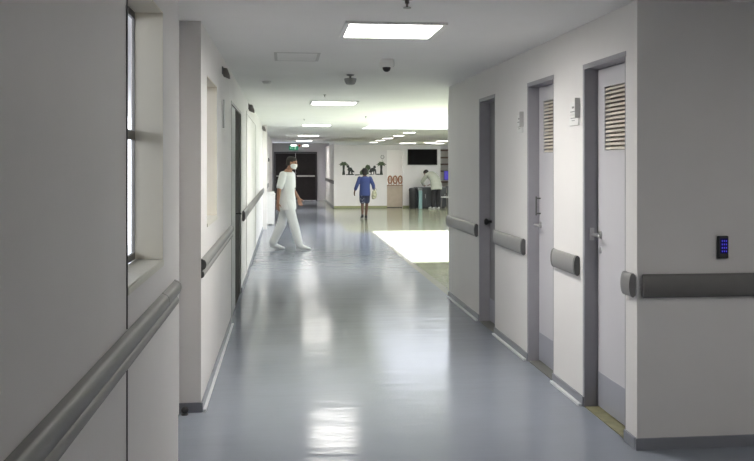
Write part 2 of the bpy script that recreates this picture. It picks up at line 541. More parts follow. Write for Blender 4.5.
def rail_y(X, side, y0, y1, kind, m, capm, label, group, capn=True, capf=True, dz=0.0, seg=None):
    t = thing('handrail', (X, (y0 + y1) / 2, .84), label, 'handrail', group)
    pf = [(X + side * a, z + dz) for a, z in rail_profile(kind)]
    def emit(name, a, b, mm, par, grow=0.0):
        bm = bmesh.new()
        cx = sum(p[0] for p in pf) / len(pf); cz = sum(p[1] for p in pf) / len(pf)
        pp = [(cx + (p[0] - cx) * (1 + grow), cz + (p[1] - cz) * (1 + grow)) for p in pf]
        if grow: pp = [(max(p[0], X + .001) if side > 0 else min(p[0], X - .001), p[1]) for p in pp]
        prism(bm, pp, a, b, 'y')
        o = obj(name, bm, mm, par, 'auto')
        o.location = -Vector(par.location)
        return o
    ca = y0 + (.03 if capn else 0); cb = y1 - (.03 if capf else 0)
    emit('rail_body', ca, cb, m, t)
    if capn: emit('end_cap', y0, ca, capm, t, .02)
    if capf: emit('end_cap', cb, y1, capm, t, .02)
    if seg:
        for s in seg: emit('rail_joint', s, s + .012, CAP, t, .01)
    return t
G = 'grey handrails along the corridor walls'
rail_y(XL, 1, .2, 4.22, 'hand', RAILL, RAILL, 'grey two-ridged handrail on the near left wall below the window', G, seg=(3.78,))
rail_y(XL, 1, 5.52, 8.5, 'hand', RAILL, CAP, 'light grey handrail on the left wall just past the side passage', G, dz=-.045)
rail_y(XL, 1, 10.75, 20.55, 'flat', RAILD, RAILD, 'long dark grey handrail on the far left wall behind the man in white', G, dz=.02)
rail_y(XL, 1, 21.0, 26.5, 'flat', RAILD, CAP, 'short dark handrail beyond the white pier on the far left wall', G)
rail_y(XR, -1, 4.565, 4.69, 'flat', RAIL, RAIL, 'tiny stub of grey bumper rail at the near right corner before the first louvered door', G)
rail_y(XR, -1, 5.47, 5.98, 'flat', RAIL, CAP, 'short grey bumper rail between the two louvered doors', G)
rail_y(XR, -1, 6.75, 7.72, 'flat', RAIL, CAP, 'grey bumper rail between the far louvered door and the dark grey door', G)
rail_y(XR, -1, 8.46, 10.0, 'flat', RAIL, CAP, 'grey bumper rail on the right wall past the dark grey door', G)
rail_y(1.71, -1, 30.15, 36.2, 'flat', RAILD, CAP, 'dark handrail in the far passage right of the black double doors', G)
# rail on the wall that faces the camera
t = thing('handrail', (2.6, 4.55, .84), 'wide dark grey bumper rail on the wall facing the camera below the keypad', 'handrail', G)
pf = [(4.55 - a, z) for a, z in rail_profile('flat')]
bm = bmesh.new(); prism(bm, pf, 1.99, 3.28, 'x'); o = obj('rail_body', bm, RAILD, t, 'auto'); o.location = -t.location
bm = bmesh.new(); prism(bm, pf, 1.955, 1.99, 'x'); o = obj('end_cap', bm, RAILD, t, 'auto'); o.location = -t.location

# ------------------------------------------------------------------ ceiling lamps
def lamp(x, y, label, w=.64, dpt=.60, group='square panel lights in the corridor ceiling', z=CE):
    t = thing('ceiling_light', (x, y, z), label, 'ceiling light', group)
    e = .03
    f = slab([(-w / 2, w / 2, -dpt / 2, dpt / 2, -.1, -.004)], (-w / 2 - e, w / 2 + e), (-dpt / 2 - e, dpt / 2 + e), (-.016, -.0005))
    obj('frame', f, WHITEP, t)
    obj('diffuser', boxes((-w / 2 + .002, w / 2 - .002, -dpt / 2 + .002, dpt / 2 - .002, -.012, -.005)), DIFF, t)
    return t
lamp(.71, 5.74, 'nearest large square light panel in the corridor ceiling', .60, .58)
lamp(2.85, 2.2, 'added small fill light panel, out of view in the bay right of the camera', .38, .38)  # unseen fill lamp, added to brighten the wall facing the camera
lamp(.72, 12.75, 'second light panel along the corridor ceiling, past the hanging sensor')
lamp(.74, 20.3, 'third light panel along the corridor ceiling')
lamp(.76, 28.0, 'fourth light panel along the corridor ceiling, before the far passage')
lamp(.76, 34.4, 'last light panel right in front of the black double doors')
GA = 'panel lights in the ceiling beyond the skylight'
for k, (x, y) in enumerate(((3.62, 24.9), (3.66, 27.6), (3.68, 30.7), (3.72, 33.6), (3.80, 36.8))):
    lamp(x, y, ['panel light beyond the skylight, nearest of its slanting row', 'second panel light of the slanting row beyond the skylight', 'middle panel light of the slanting row beyond the skylight',
                'fourth panel light of the slanting row beyond the skylight', 'farthest panel light of the slanting row beyond the skylight'][k], .32, .45, GA)
for k, (x, y, w) in enumerate(((5.5, 38.2, .7), (6.35, 37.2, .5), (6.35, 34.3, .5), (6.9, 38.6, .6))):
    lamp(x, y, ['wide panel light left above the television', 'panel light right above the television', 'panel light above the shelves, nearer of two', 'panel light above the shelves, farther of two'][k], w, .6, GA)

for x, y, lb in ((5.8, 24.5, 'added fill light panel in the waiting area ceiling nearest the skylight'), (5.8, 27.2, 'added fill light panel in the waiting area ceiling before the shelves'), (8.2, 26.0, 'added fill light panel in the waiting area ceiling near the added side windows')):
    lamp(x, y, lb, .6, .6, GA)  # out-of-view lamps added to brighten the far partition

# ------------------------------------------------------------------ ceiling fittings
t = thing('security_camera', (.88, 7.4, CE), 'white dome security camera on the ceiling past the nearest light panel', 'camera')
bm = bmesh.new(); lathe(bm, [(.062, -.0005), (.066, -.015), (.066, -.055), (.056, -.072)]); obj('housing', bm, WHITEP, t, 'auto')
bm = bmesh.new(); ball(bm, (-.005, -.02, -.076), .036, .036, .036); obj('lens_dome', bm, BLACK, t, True)
t = thing('motion_sensor', (.66, 8.7, CE), 'grey sensor hanging on a short stem from the ceiling', 'sensor')
bm = bmesh.new(); lathe(bm, [(.04, -.0005), (.035, -.012), (.010, -.02), (.010, -.045)]); obj('stem', bm, GREYP, t, 'auto')
bm = bmesh.new(); lathe(bm, [(.062, -.04), (.064, -.05), (.058, -.075), (.042, -.10), (.02, -.105)]); obj('body', bm, mat('mid_grey_plastic', (.36, .37, .36), .4), t, 'auto')
t = thing('ceiling_vent', (.10, 7.3, CE), 'flat painted access grille in the ceiling beside the camera', 'vent')
obj('frame', slab([(-.17, .17, -.26, .26, -.1, -.0015)], (-.19, .19), (-.28, .28), (-.004, -.0005)), mat('vent_paint', (.62, .62, .60), .6), t)
bm = bmesh.new()
for k in range(9): add_box(bm, -.165, .165, -.25 + k * .06, -.25 + k * .06 + .045, -.003, -.0018)
obj('grille', bm, CEIL, t)
SG = 'small sprinkler heads under the ceiling'
def sprinkler(x, y, label, s=1.0):
    t = thing('sprinkler', (x, y, CE), label, 'sprinkler', SG)
    bm = bmesh.new(); lathe(bm, [(.035 * s, -.0005), (.03 * s, -.01 * s)]); obj('escutcheon', bm, GREYP, t, 'auto')
    bm = bmesh.new(); lathe(bm, [(.011 * s, -.01 * s), (.011 * s, -.03 * s), (.006 * s, -.032 * s), (.005 * s, -.048 * s), (.02 * s, -.05 * s), (.02 * s, -.053 * s)]); obj('head', bm, ALU, t, 'auto')
sprinkler(.66, 4.62, 'sprinkler head nearest the camera, at the top of the picture', 1.1)
sprinkler(.52, 11.3, 'sprinkler head just before the second light panel', .6)
sprinkler(.39, 17.6, 'sprinkler head between the second and third light panels', .6)
sprinkler(1.55, 16.5, 'sprinkler head beside the edge of the skylight', .6)
t = thing('smoke_detector', (-.2, 9.5, CE), 'flat white smoke detector on the ceiling by the left wall', 'smoke detector')
bm = bmesh.new(); lathe(bm, [(.05, -.0005), (.05, -.015), (.035, -.028), (.01, -.03)]); obj('body', bm, WHITEP, t, 'auto')
bm = bmesh.new(); lathe(bm, [(.052, -.004), (.052, -.008)]); obj('ring', bm, WHITEP, t, 'auto')
# wall speaker-like brackets on the left wall
def bracket(y, z, label, s=1.0):
    t = thing('wall_sensor', (XL, y, z), label, 'sensor', 'dark sensors high on the left wall')
    bm = bmesh.new()
    add_box(bm, .001, .012, -.03 * s, .03 * s, .0, .07 * s)
    obj('bracket', bm, GREYP, t)
    bm = bmesh.new(); prism(bm, [(.012, -.02 * s), (.075 * s, -.045 * s), (.075 * s, -.01 * s), (.05 * s, .055 * s), (.012, .06 * s)], -.035 * s, .035 * s, 'y')
    bevel(bm, .004, 2); obj('body', bm, ALU, t)
bracket(7.35, 2.33, 'dark sensor high on the left wall before the grey door frame', .9)
bracket(12.6, 2.36, 'dark sensor high on the left wall past the dark brown door', 1.2)
bracket(20.0, 2.36, 'dark sensor high on the left wall by the far pier', 1.2)
t = thing('wall_sign', (XL, 7.45, 2.0), 'thin narrow sign projecting from the left wall beside the window', 'sign')
obj('plate', boxes((.001, .012, -.05, .05, -.12, .12)), WHITEP, t)
obj('edge_strip', boxes((.012, .016, -.05, -.042, -.12, .12)), GREYP, t)

# door name plates
def nameplate(y0, y1, z0, z1, label):
    t = thing('door_sign', (XR, (y0 + y1) / 2, z0), label, 'sign', 'name plates beside the louvered doors')
    w = (y1 - y0) / 2; h = z1 - z0
    bm = bmesh.new(); add_box(bm, -.010, -.001, -w, w, 0, h * .40); bevel(bm, .002, 1); lo = obj('lower_plate', bm, WHITEP, t)
    bm = bmesh.new(); add_box(bm, -.014, -.001, -w, w * .75, h * .46, h * .98); bevel(bm, .002, 1); up = obj('upper_plate', bm, WHITEP, t)
    bm = bmesh.new(); add_box(bm, -.035, -.001, -w - .012, -w - .004, h * .3, h * 1.12); obj('side_flag', bm, mat('pale_flag', (.55, .55, .54), .5), t)
    bm = bmesh.new()
    add_box(bm, -.0112, -.0102, -w * .5, w * .6, h * .30, h * .33)
    add_box(bm, -.0112, -.0102, -w * .3, w * .4, h * .20, h * .225)
    obj('lettering', bm, SPECK, lo)
    bm = bmesh.new()
    add_box(bm, -.0152, -.0142, -w * .25, w * .2, h * .72, h * .80)
    add_box(bm, -.0152, -.0142, -w * .6, w * .55, h * .56, h * .60)
    obj('lettering', bm, SPECK, up)
nameplate(5.48, 5.66, 1.83, 1.99, 'white two-part name plate on the wall between the two louvered doors')
nameplate(6.82, 6.98, 1.83, 1.98, 'white name plate beyond the second louvered door')

# keypad
t = thing('keypad', (2.42, 4.55, 1.05), 'slim black keypad with glowing blue digits on the wall facing the camera', 'keypad')
bm = bmesh.new(); add_box(bm, -.03, .03, -.022, -.001, 0, .125); bevel(bm, .005, 2); bd = obj('housing', bm, BLACK, t)
KEYM = mat('blue_key_glow', (0.06, 0.05, 0.85), .4, emis=.35)
bm = boxes((-.020, .022, -.0232, -.0222, .028, .112)); obj('screen', bm, mat('dark_blue_panel', (.015, .012, .12), .2), bd)
for r in range(4):
    for c in range(3):
        bm = bmesh.new(); add_box(bm, -.012 + c * .012, -.006 + c * .012, -.0242, -.0234, .036 + r * .019, .045 + r * .019)
        obj('key', bm, KEYM, bd)

# door stop ball
t = thing('door_stop', (-.625, 5.48, 0), 'small black ball door stop at the foot of the grey passage wall', 'door stop')
bm = bmesh.new(); lathe(bm, [(.022, .0), (.022, .006), (.014, .012)]); obj('foot', bm, BLACK, t, 'auto')
bm = bmesh.new(); ball(bm, (0, 0, .030), .024, .022, .022); obj('ball', bm, BLACK, t, True)

# white bin by the far left wall
t = thing('waste_bin', (-.37, 22.2, 0), 'tall white pedal bin by the far left wall behind the man', 'bin')
bm = bmesh.new()
loft(bm, [[(-.10, -.14, .0), (.10, -.14, .0), (.10, .14, .0), (-.10, .14, .0)], [(-.12, -.16, .76), (.12, -.16, .76), (.12, .16, .76), (-.12, .16, .76)]])
bevel(bm, .012, 2); obj('body', bm, WHITEP, t)
bm = bmesh.new(); add_box(bm, -.125, .125, -.165, .165, .765, .80); add_box(bm, -.10, .10, -.14, .14, .80, .84); bevel(bm, .01, 2); obj('lid', bm, WHITEP, t)
bm = boxes((-.04, .04, -.21, -.145, .01, .03)); obj('pedal', bm, GREYP, t)
t = thing('call_button', (XL, 27.0, 1.62), 'small dark call button box on the far left wall', 'button')
bm = bmesh.new(); add_box(bm, .001, .04, -.05, .05, 0, .12); bevel(bm, .006, 2); obj('box', bm, GREYP, t)
bm = bmesh.new(); lathe(bm, [(.02, .04), (.02, .05)], (0, 0, .06), (1, 0, 0)); obj('push_button', bm, BLACK, t)

# exit sign and emergency lamps above the far doors
t = thing('exit_sign', (.36, 36.05, 2.12), 'green illuminated exit sign hanging before the black double doors', 'sign')
bm = bmesh.new(); add_box(bm, -.19, .19, -.02, .02, 0, .17); bevel(bm, .006, 2); eb = obj('panel', bm, mat('green_sign', (0.02, 0.26, 0.14), .4, emis=.35), t)
bm = bmesh.new()
wh = mat('sign_white', (.6, .8, .7), .4, emis=.2)
add_box(bm, -.12, -.02, -.023, -.0205, .075, .095)
prism(bm, [(-.12, .055), (-.12, .115), (-.165, .085)], -.023, -.0205, 'y')
add_box(bm, .05, .075, -.023, -.0205, .05, .12); add_box(bm, .03, .11, -.023, -.0205, .09, .102); ball(bm, (.068, -.0218, .135), .013, .002, .013, 10, 6)
add_box(bm, .035, .055, -.023, -.0205, .03, .055); add_box(bm, .07, .095, -.023, -.0205, .03, .055)
obj('pictogram', bm, wh, eb)
for hx in (-.12, .12):
    bm = bmesh.new(); rod(bm, (hx, 0, .168), (hx, 0, .36), .006); obj('hanger', bm, STEEL, t)
for x, l in ((.36, 'small lit emergency lamp above the exit sign, left of the red beacon'), (.86, 'small lit emergency lamp right of the red beacon')):
    t = thing('emergency_lamp', (x, 36.4, 2.27), l, 'lamp', 'emergency lamps above the double doors')
    obj('housing', boxes((-.14, .14, -.05, -.001, -.02, .09)), WHITEP, t)
    obj('lens', boxes((-.12, .12, -.058, -.051, 0, .07)), mat('emergency_lens', (1, 1, .97), .4, emis=3.0), t)
t = thing('alarm_beacon', (.61, 36.4, 2.28), 'small red alarm beacon above the black double doors', 'alarm')
bm = bmesh.new(); lathe(bm, [(.05, .001), (.05, .03), (.035, .07), (.01, .08)], (0, 0, .03), (0, -1, 0)); obj('dome', bm, mat('red_plastic', (.45, .03, .02), .3), t, True)
bm = bmesh.new(); lathe(bm, [(.06, .0005), (.06, .012)], (0, 0, .03), (0, -1, 0)); obj('base', bm, WHITEP, t)

# ------------------------------------------------------------------ mural on the far wall (dark cut-out silhouettes)
INK = mat('dark_mural_ink', (0.035, 0.04, 0.035), .7)
INKG = mat('green_mural_ink', (0.07, 0.10, 0.05), .7)
YM = 30.1
def flatshape(bm, pts, d0=.001, d1=.006):
    prism(bm, pts, YM - d1, YM - d0, 'y')
def palm(bmT, bmC, x, z0, h, s=1.0):
    flatshape(bmT, [(x - .055 * s, z0), (x + .055 * s, z0), (x + .03 * s, z0 + h * .5), (x + .045 * s, z0 + h), (x - .045 * s, z0 + h), (x - .035 * s, z0 + h * .5)])
    for k in range(9):
        a = PI * (-.12 + 1.24 * k / 8)
        L = (.15 + .03 * (k % 2)) * s
        c = Vector((x, z0 + h)); tip = c + Vector((math.cos(a) * L, math.sin(a) * L * .75 - .02))
        m_ = (c + tip) / 2 + Vector((0, .035 * s)); nrm = Vector((-math.sin(a), math.cos(a))) * .03 * s
        flatshape(bmC, [tuple(c - nrm * .4), tuple(m_ - nrm), tuple(tip), tuple(m_ + nrm), tuple(c + nrm * .4)], .0062 + .0003 * k, .0064 + .0003 * k + .002)
mural = thing('wall_mural', (0, 0, 0), 'dark cut-out mural of palm trees and animals on the far white wall', 'wall decoration')
for x, h, s in ((2.05, .36, 1.0), (3.38, .36, 1.05)):
    bt, bc = bmesh.new(), bmesh.new()
    palm(bt, bc, x, 1.16, h, s)
    tr = obj('palm_trunk', bt, INK, mural); obj('palm_crown', bc, INKG, tr)
def blob(pts_list, name, m=INK):
    bm = bmesh.new()
    for j, p in enumerate(pts_list): flatshape(bm, p, .001 + .0007 * j, .006 + .0007 * j)
    return obj(name, bm, m, mural)
def ell(cx, cz, rx, rz, n=14, j=0.12):
    return [(cx + rx * math.cos(2 * PI * k / n) * (1 + j * math.sin(5 * k)), cz + rz * math.sin(2 * PI * k / n) * (1 + j * math.cos(3 * k))) for k in range(n)]
# little shrub and monkey-like climber beside the left palm
blob([ell(2.27, 1.36, .09, .07), [(2.20, 1.18), (2.26, 1.18), (2.31, 1.36), (2.22, 1.38)], [(2.33, 1.17), (2.38, 1.17), (2.34, 1.34), (2.28, 1.34)], ell(2.20, 1.46, .05, .05), [(2.30, 1.28), (2.42, 1.24), (2.43, 1.28), (2.32, 1.38)]], 'animal')
blob([ell(2.70, 1.25, .09, .08), ell(2.76, 1.36, .045, .05), ell(2.90, 1.42, .10, .10), [(2.87, 1.18), (2.93, 1.18), (2.93, 1.42), (2.87, 1.42)]], 'bush', INKG)
blob([ell(3.08, 1.34, .11, .07), ell(3.00, 1.29, .06, .05), ell(3.14, 1.44, .05, .05), [(3.00, 1.17), (3.03, 1.17), (3.05, 1.32), (3.00, 1.32)], [(3.10, 1.17), (3.13, 1.17), (3.13, 1.34), (3.09, 1.34)], [(3.17, 1.17), (3.21, 1.17), (3.19, 1.36), (3.14, 1.36)]], 'animal')
for gp in ([(2.13, 1.155), (2.40, 1.155), (2.44, 1.185), (2.30, 1.20), (2.13, 1.185)], [(2.44, 1.14), (2.66, 1.15), (2.70, 1.18), (2.46, 1.18)], [(2.95, 1.16), (3.10, 1.16), (3.08, 1.18), (2.95, 1.18)], [(3.20, 1.16), (3.33, 1.16), (3.31, 1.20), (3.22, 1.20)]):
    blob([gp], 'ground_strip')
bm = bmesh.new()
for k in range(6):
    a = 2 * PI * k / 6
    flatshape(bm, ell(3.42 + .055 * math.cos(a), 1.79 + .055 * math.sin(a), .026, .026, 8), .001 + .0005 * k, .004 + .0005 * k)
flatshape(bm, [(3.405, 1.64), (3.42, 1.64), (3.425, 1.75), (3.415, 1.75)], .0045, .0055)
obj('flower', bm, mat('pale_grey_ink', (.42, .42, .40), .7), mural)

# ------------------------------------------------------------------ niche: beige counter and three chairs with round backs
t = thing('reception_counter', ((NX0 + NX1) / 2, 30.2, 0), 'plain beige wooden counter front closing the bright niche', 'counter')
BEI = mat('beige_wood', (0.50, 0.42, 0.33), .5, noise=.06, nscale=6)
obj('front_panel', boxes((-.280, .280, -.02, .03, .02, .77)), BEI, t)
obj('counter_top', boxes((-.282, .282, -.08, .10, .775, .80)), mat('brown_wood_top', (.30, .19, .12), .45), t)
obj('plinth', boxes((-.275, .275, -.01, .02, 0, .02)), DARKGAP, t)
ORW = mat('orange_brown_wood', (0.40, 0.17, 0.08), .45, noise=.15, nscale=12)
ch = thing('wooden_chair', (3.68, 30.75, 0), '', 'chair', 'round-backed wooden chairs behind the counter', 0)
bm = bmesh.new(); add_box(bm, -.075, .075, -.03, .30, .40, .44); bevel(bm, .01, 2); obj('seat', bm, ORW, ch)
bm = bmesh.new()
N = 20; rr = []
for k in range(N + 1):
    a = 2 * PI * k / N
    rr.append((Vector((.068 * math.cos(a), 0, .98 + .13 * math.sin(a))), Vector((math.cos(a), 0, math.sin(a)))))
loft(bm, [[p + n * (.024 * math.cos(q)) + Vector((0, .015 * math.sin(q), 0)) for q in [2 * PI * j / 8 for j in range(8)]] for p, n in rr], closed=False)
obj('back_hoop', bm, ORW, ch, True)
bm = bmesh.new(); ball(bm, (0, 0, .99), .030, .012, .075); obj('back_pad', bm, mat('cream_pad', (.62, .50, .38), .6), ch, True)
for sx in (-.06, .06):
    bm = bmesh.new(); rod(bm, (sx, 0, .42), (sx * .8, 0, .90), .010); obj('back_post', bm, ORW, ch, True)
    for sy in (0, .27):
        bm = bmesh.new(); rod(bm, (sx * 1.05, sy, 0), (sx, sy, .41), .012); obj('leg', bm, ORW, ch, True)
chl = ['left round-backed orange wooden chair behind the beige counter', 'middle round-backed orange wooden chair behind the beige counter', 'right round-backed orange wooden chair behind the beige counter']
for k in range(3):
    c_ = ch if k == 0 else copy_tree(ch)
    c_.location = (3.755 + .185 * k, 30.62, 0); c_['label'] = chl[k]

# ------------------------------------------------------------------ television and the things round the far counter
t = thing('television', (4.84, 30.1, 1.51), 'large black flat television on the far wall above the leaning person', 'television')
bm = bmesh.new(); add_box(bm, -.53, .53, -.07, -.03, 0, .56); bevel(bm, .006, 2); tv = obj('casing', bm, BLACK, t)
obj('screen', boxes((-.515, .515, -.0725, -.0705, .02, .545)), mat('black_glass', (.005, .004, .004), .35, spec=.05), tv)
obj('wall_mount', boxes((-.15, .15, -.03, -.001, .15, .42)), GREYP, t)
DG = mat('dark_grey_laminate', (.06, .065, .07), .4)
t = thing('low_cabinet', (5.05, 29.80, 0), 'low dark grey cabinet against the wall below the television', 'cabinet')
bm = bmesh.new(); add_box(bm, -.50, .56, -.22, .28, .05, .70); obj('body', bm, DG, t)
bm = bmesh.new(); add_box(bm, -.52, .58, -.24, .295, .70, .735); bevel(bm, .006, 2); obj('top', bm, mat('mid_grey_top', (.13, .14, .14), .35), t)
obj('plinth', boxes((-.46, .52, -.18, .27, 0, .05)), BLACK, t)
for k in range(3):
    dr = obj('door', boxes((-.49 + k * .345, -.155 + k * .345, -.238, -.222, .07, .68)), DG, t)
    obj('handle', boxes((-.19 + k * .345, -.18 + k * .345, -.255, -.2385, .35, .50)), STEEL, dr)
t = thing('litter_bin', (4.42, 29.5, 0), 'black cylindrical litter bin left of the low dark cabinet', 'bin')
bm = bmesh.new(); lathe(bm, [(.125, 0), (.135, .02), (.14, .62)], n=24); obj('body', bm, BLACK, t, 'auto')
bm = bmesh.new(); lathe(bm, [(.145, .62), (.148, .66), (.12, .71), (.05, .725)], n=24); obj('lid', bm, BLACK, t, 'auto')
t = thing('litter_bin', (4.66, 29.42, 0), 'slim pale teal bin between the black bin and the cabinet', 'bin')
TEAL = mat('pale_teal_plastic', (.20, .33, .33), .4)
bm = bmesh.new(); add_box(bm, -.06, .06, -.10, .10, 0, .62); bevel(bm, .012, 2); obj('body', bm, TEAL, t)
bm = bmesh.new(); add_box(bm, -.065, .065, -.105, .105, .625, .70); bevel(bm, .012, 2); obj('lid', bm, GREYP, t)
# shelf unit behind
WD = mat('dark_wood', (.16, .11, .08), .5, noise=.15, nscale=10)
t = thing('shelf_unit', (6.05, 31.5, 0), 'tall open shelf unit with dark wooden shelves right of the television', 'shelf')
obj('side_panel', boxes((-.50, -.46, -.18, .18, 0, 2.1)), WHITEP, t)
obj('side_panel', boxes((.46, .50, -.18, .18, 0, 2.1)), WHITEP, t)
obj('back_panel', boxes((-.46, .46, .16, .18, 0, 2.1)), mat('pale_panel', (.55, .52, .47), .6), t)
for z in (.4, .85, 1.25, 1.50, 1.75, 2.02): obj('shelf', boxes((-.46, .46, -.18, .16, z, z + .06)), WD, t)
# desk with monitor, armchair and white chair
t = thing('desk', (6.0, 30.0, 0), 'dark grey desk under the blue screen behind the white chair', 'desk')
obj('desk_top', boxes((-.28, .75, -.30, .30, .72, .75)), DG, t)
obj('front_panel', boxes((-.24, .71, -.28, -.25, .0, .72)), DG, t)
for x in (-.24, .68): obj('side_panel', boxes((x, x + .03, -.25, .28, 0, .72)), DG, t)
t = thing('monitor', (5.75, 29.95, .75), 'computer monitor with a glowing blue screen on the dark desk', 'monitor')
bm = bmesh.new(); add_box(bm, -.16, .22, -.02, .02, .22, .56); bevel(bm, .006, 2); mo = obj('casing', bm, BLACK, t)
obj('screen', boxes((-.145, .205, -.0235, -.0212, .24, .545)), mat('blue_screen', (.07, .05, .45), .3, emis=.2), mo)
bm = bmesh.new(); lathe(bm, [(.09, 0), (.09, .01), (.02, .02), (.018, .24)], (.03, .0, 0)); obj('stand', bm, BLACK, t, 'auto')
t = thing('office_chair', (6.0, 29.15, 0), 'dark grey padded office chair in front of the desk', 'chair')
bm = bmesh.new(); add_box(bm, -.25, .25, -.25, .20, .42, .50); bevel(bm, .03, 3); obj('seat', bm, DG, t, True)
bm = bmesh.new(); add_box(bm, -.24, .24, -.30, -.24, .55, 1.02); bevel(bm, .028, 3); obj('backrest', bm, mat('charcoal_fabric', (.05, .052, .055), .8), t, True)
bm = bmesh.new(); rod(bm, (0, -.02, .08), (0, -.02, .42), .03); add_box(bm, -.03, .03, -.27, -.2, .44, .6); obj('column', bm, BLACK, t)
bm = bmesh.new()
for k in range(5):
    a = 2 * PI * k / 5 + .3; cone(bm, (0, -.02, .09), .022, (.26 * math.cos(a), -.02 + .26 * math.sin(a), .05), .015, 8, 2); ball(bm, (.26 * math.cos(a), -.02 + .26 * math.sin(a), .026), .025, .025, .025, 8, 6)
obj('star_base', bm, BLACK, t)
t = thing('plastic_chair', (5.48, 28.3, 0), 'white plastic chair at the right wall edge before the dark desk', 'chair', rz=.4)
bm = bmesh.new(); add_box(bm, -.21, .21, -.20, .22, .42, .45); bevel(bm, .012, 2); obj('seat', bm, WHITEP, t)
bm = bmesh.new()
loft(bm, [[(-.20, -.20, .44), (.20, -.20, .44), (.20, -.18, .44), (-.20, -.18, .44)], [(-.19, -.25, .65), (.19, -.25, .65), (.19, -.225, .65), (-.19, -.225, .65)], [(-.16, -.30, .84), (.16, -.30, .84), (.16, -.28, .84), (-.16, -.28, .84)]])
obj('backrest', bm, WHITEP, t)
for sx in (-1, 1):
    for sy in (-.17, .19):
        bm = bmesh.new(); cone(bm, (sx * .18, sy, .42), .016, (sx * .21, sy * 1.15, .012), .012, 8, 2); obj('leg', bm, ALU, t, True)

# ------------------------------------------------------------------ people
def fuse(bm, name, m, voxel=.008, smooth=4, parent=None):
    """unite overlapping closed pieces into one continuous surface"""
    bmesh.ops.recalc_face_normals(bm, faces=bm.faces)
    me = bpy.data.meshes.new('tmp'); bm.to_mesh(me); bm.free()
    o = bpy.data.objects.new('tmp', me); sc.collection.objects.link(o)
    r = o.modifiers.new('r', 'REMESH'); r.mode = 'VOXEL'; r.voxel_size = voxel
    s = o.modifiers.new('s', 'SMOOTH'); s.factor = .5; s.iterations = smooth
    dg = bpy.context.evaluated_depsgraph_get(); dg.update()
    me2 = bpy.data.meshes.new_from_object(o.evaluated_get(dg))
    me2.name = name
    bpy.data.objects.remove(o, do_unlink=True); bpy.data.meshes.remove(me)
    me2.materials.clear(); me2.materials.append(m)
    for p in me2.polygons: p.use_smooth = True
    out = bpy.data.objects.new(name, me2); sc.collection.objects.link(out)
    if parent: out.parent = parent
    return out

def V(*a): return Vector(a)

def torso(bm, pts, lat, wd, grow=0.0):
    """pts: centres up the spine, wd: (half width, half depth) at each"""
    rings = []
    for i, (p, (w, d)) in enumerate(zip(pts, wd)):
        a = pts[max(0, i - 1)]; b = pts[min(len(pts) - 1, i + 1)]
        ax = (Vector(b) - Vector(a)).normalized()
        L = Vector(lat[i]).normalized(); F = ax.cross(L).normalized()
        rings.append(ring(p, L, F, w + grow, d + grow, 20))
    loft(bm, rings)

def hand(bm, wrist, dirv, palm_n, s=1.0, thumb_side=1):
    """palm with four curled fingers and a thumb"""
    d = Vector(dirv).normalized(); n = Vector(palm_n); n = (n - d * n.dot(d)).normalized(); sd = d.cross(n) * thumb_side
    w = Vector(wrist)
    loft(bm, [ring(w - d * .01 * s, sd, n, .026 * s, .019 * s, 12), ring(w + d * .03 * s, sd, n, .038 * s, .017 * s, 12), ring(w + d * .075 * s, sd, n, .042 * s, .015 * s, 12), ring(w + d * .092 * s, sd, n, .038 * s, .011 * s, 12)])
    for k, (o_, L) in enumerate(((.031, .070), (.011, .080), (-.010, .074), (-.030, .058))):
        a = w + d * .085 * s + sd * o_ * s
        m1 = a + (d * .95 + n * .25 + sd * o_ * 1.5).normalized() * L * .5 * s
        m2 = m1 + (d * .75 + n * .65).normalized() * L * .5 * s
        cone(bm, a - d * .02 * s, .0095 * s, m1, .0088 * s, 8, 2); cone(bm, m1, .0088 * s, m2, .0072 * s, 8, 2)
    a = w + d * .025 * s + sd * .028 * s
    m1 = a + (d * .6 + sd * .75 + n * .2).normalized() * .04 * s
    m2 = m1 + (d * .9 + sd * .25 + n * .3).normalized() * .032 * s
    cone(bm, a, .013 * s, m1, .011 * s, 8, 2); cone(bm, m1, .011 * s, m2, .0085 * s, 8, 2)

def head(bm, c, f, up, s=1.0):
    """c: centre, f: facing, up"""
    f = Vector(f).normalized(); up = Vector(up); up = (up - f * up.dot(f)).normalized(); l = up.cross(f)
    prof = [(-.118, .030, .030, .040), (-.105, .045, .048, .030), (-.085, .055, .066, .018), (-.055, .064, .082, .006), (-.02, .071, .091, -.002), (.02, .075, .096, -.006), (.05, .074, .094, -.008), (.08, .063, .080, -.010), (.100, .045, .057, -.010), (.113, .020, .026, -.010)]
    rings = []
    for h, w, d, o_ in prof:
        rings.append(ring(c + up * h * s + f * o_ * s, l, f, w * s, d * s, 20))
    loft(bm, rings)
    # nose, brow, lips, ears
    cone(bm, c + f * .084 * s + up * .008 * s, .010 * s, c + f * .104 * s - up * .030 * s, .014 * s, 8, 3)
    cone(bm, c + f * .082 * s + up * .026 * s + l * .032 * s, .012 * s, c + f * .082 * s + up * .026 * s - l * .032 * s, .012 * s, 8, 3)
    cone(bm, c + f * .080 * s - up * .058 * s + l * .018 * s, .009 * s, c + f * .080 * s - up * .058 * s - l * .018 * s, .009 * s, 8, 3)
    for q in (1, -1):
        cone(bm, c + l * q * .074 * s + up * .012 * s - f * .005 * s, .014 * s, c + l * q * .073 * s - up * .024 * s, .010 * s, 8, 3)
    return f, up, l

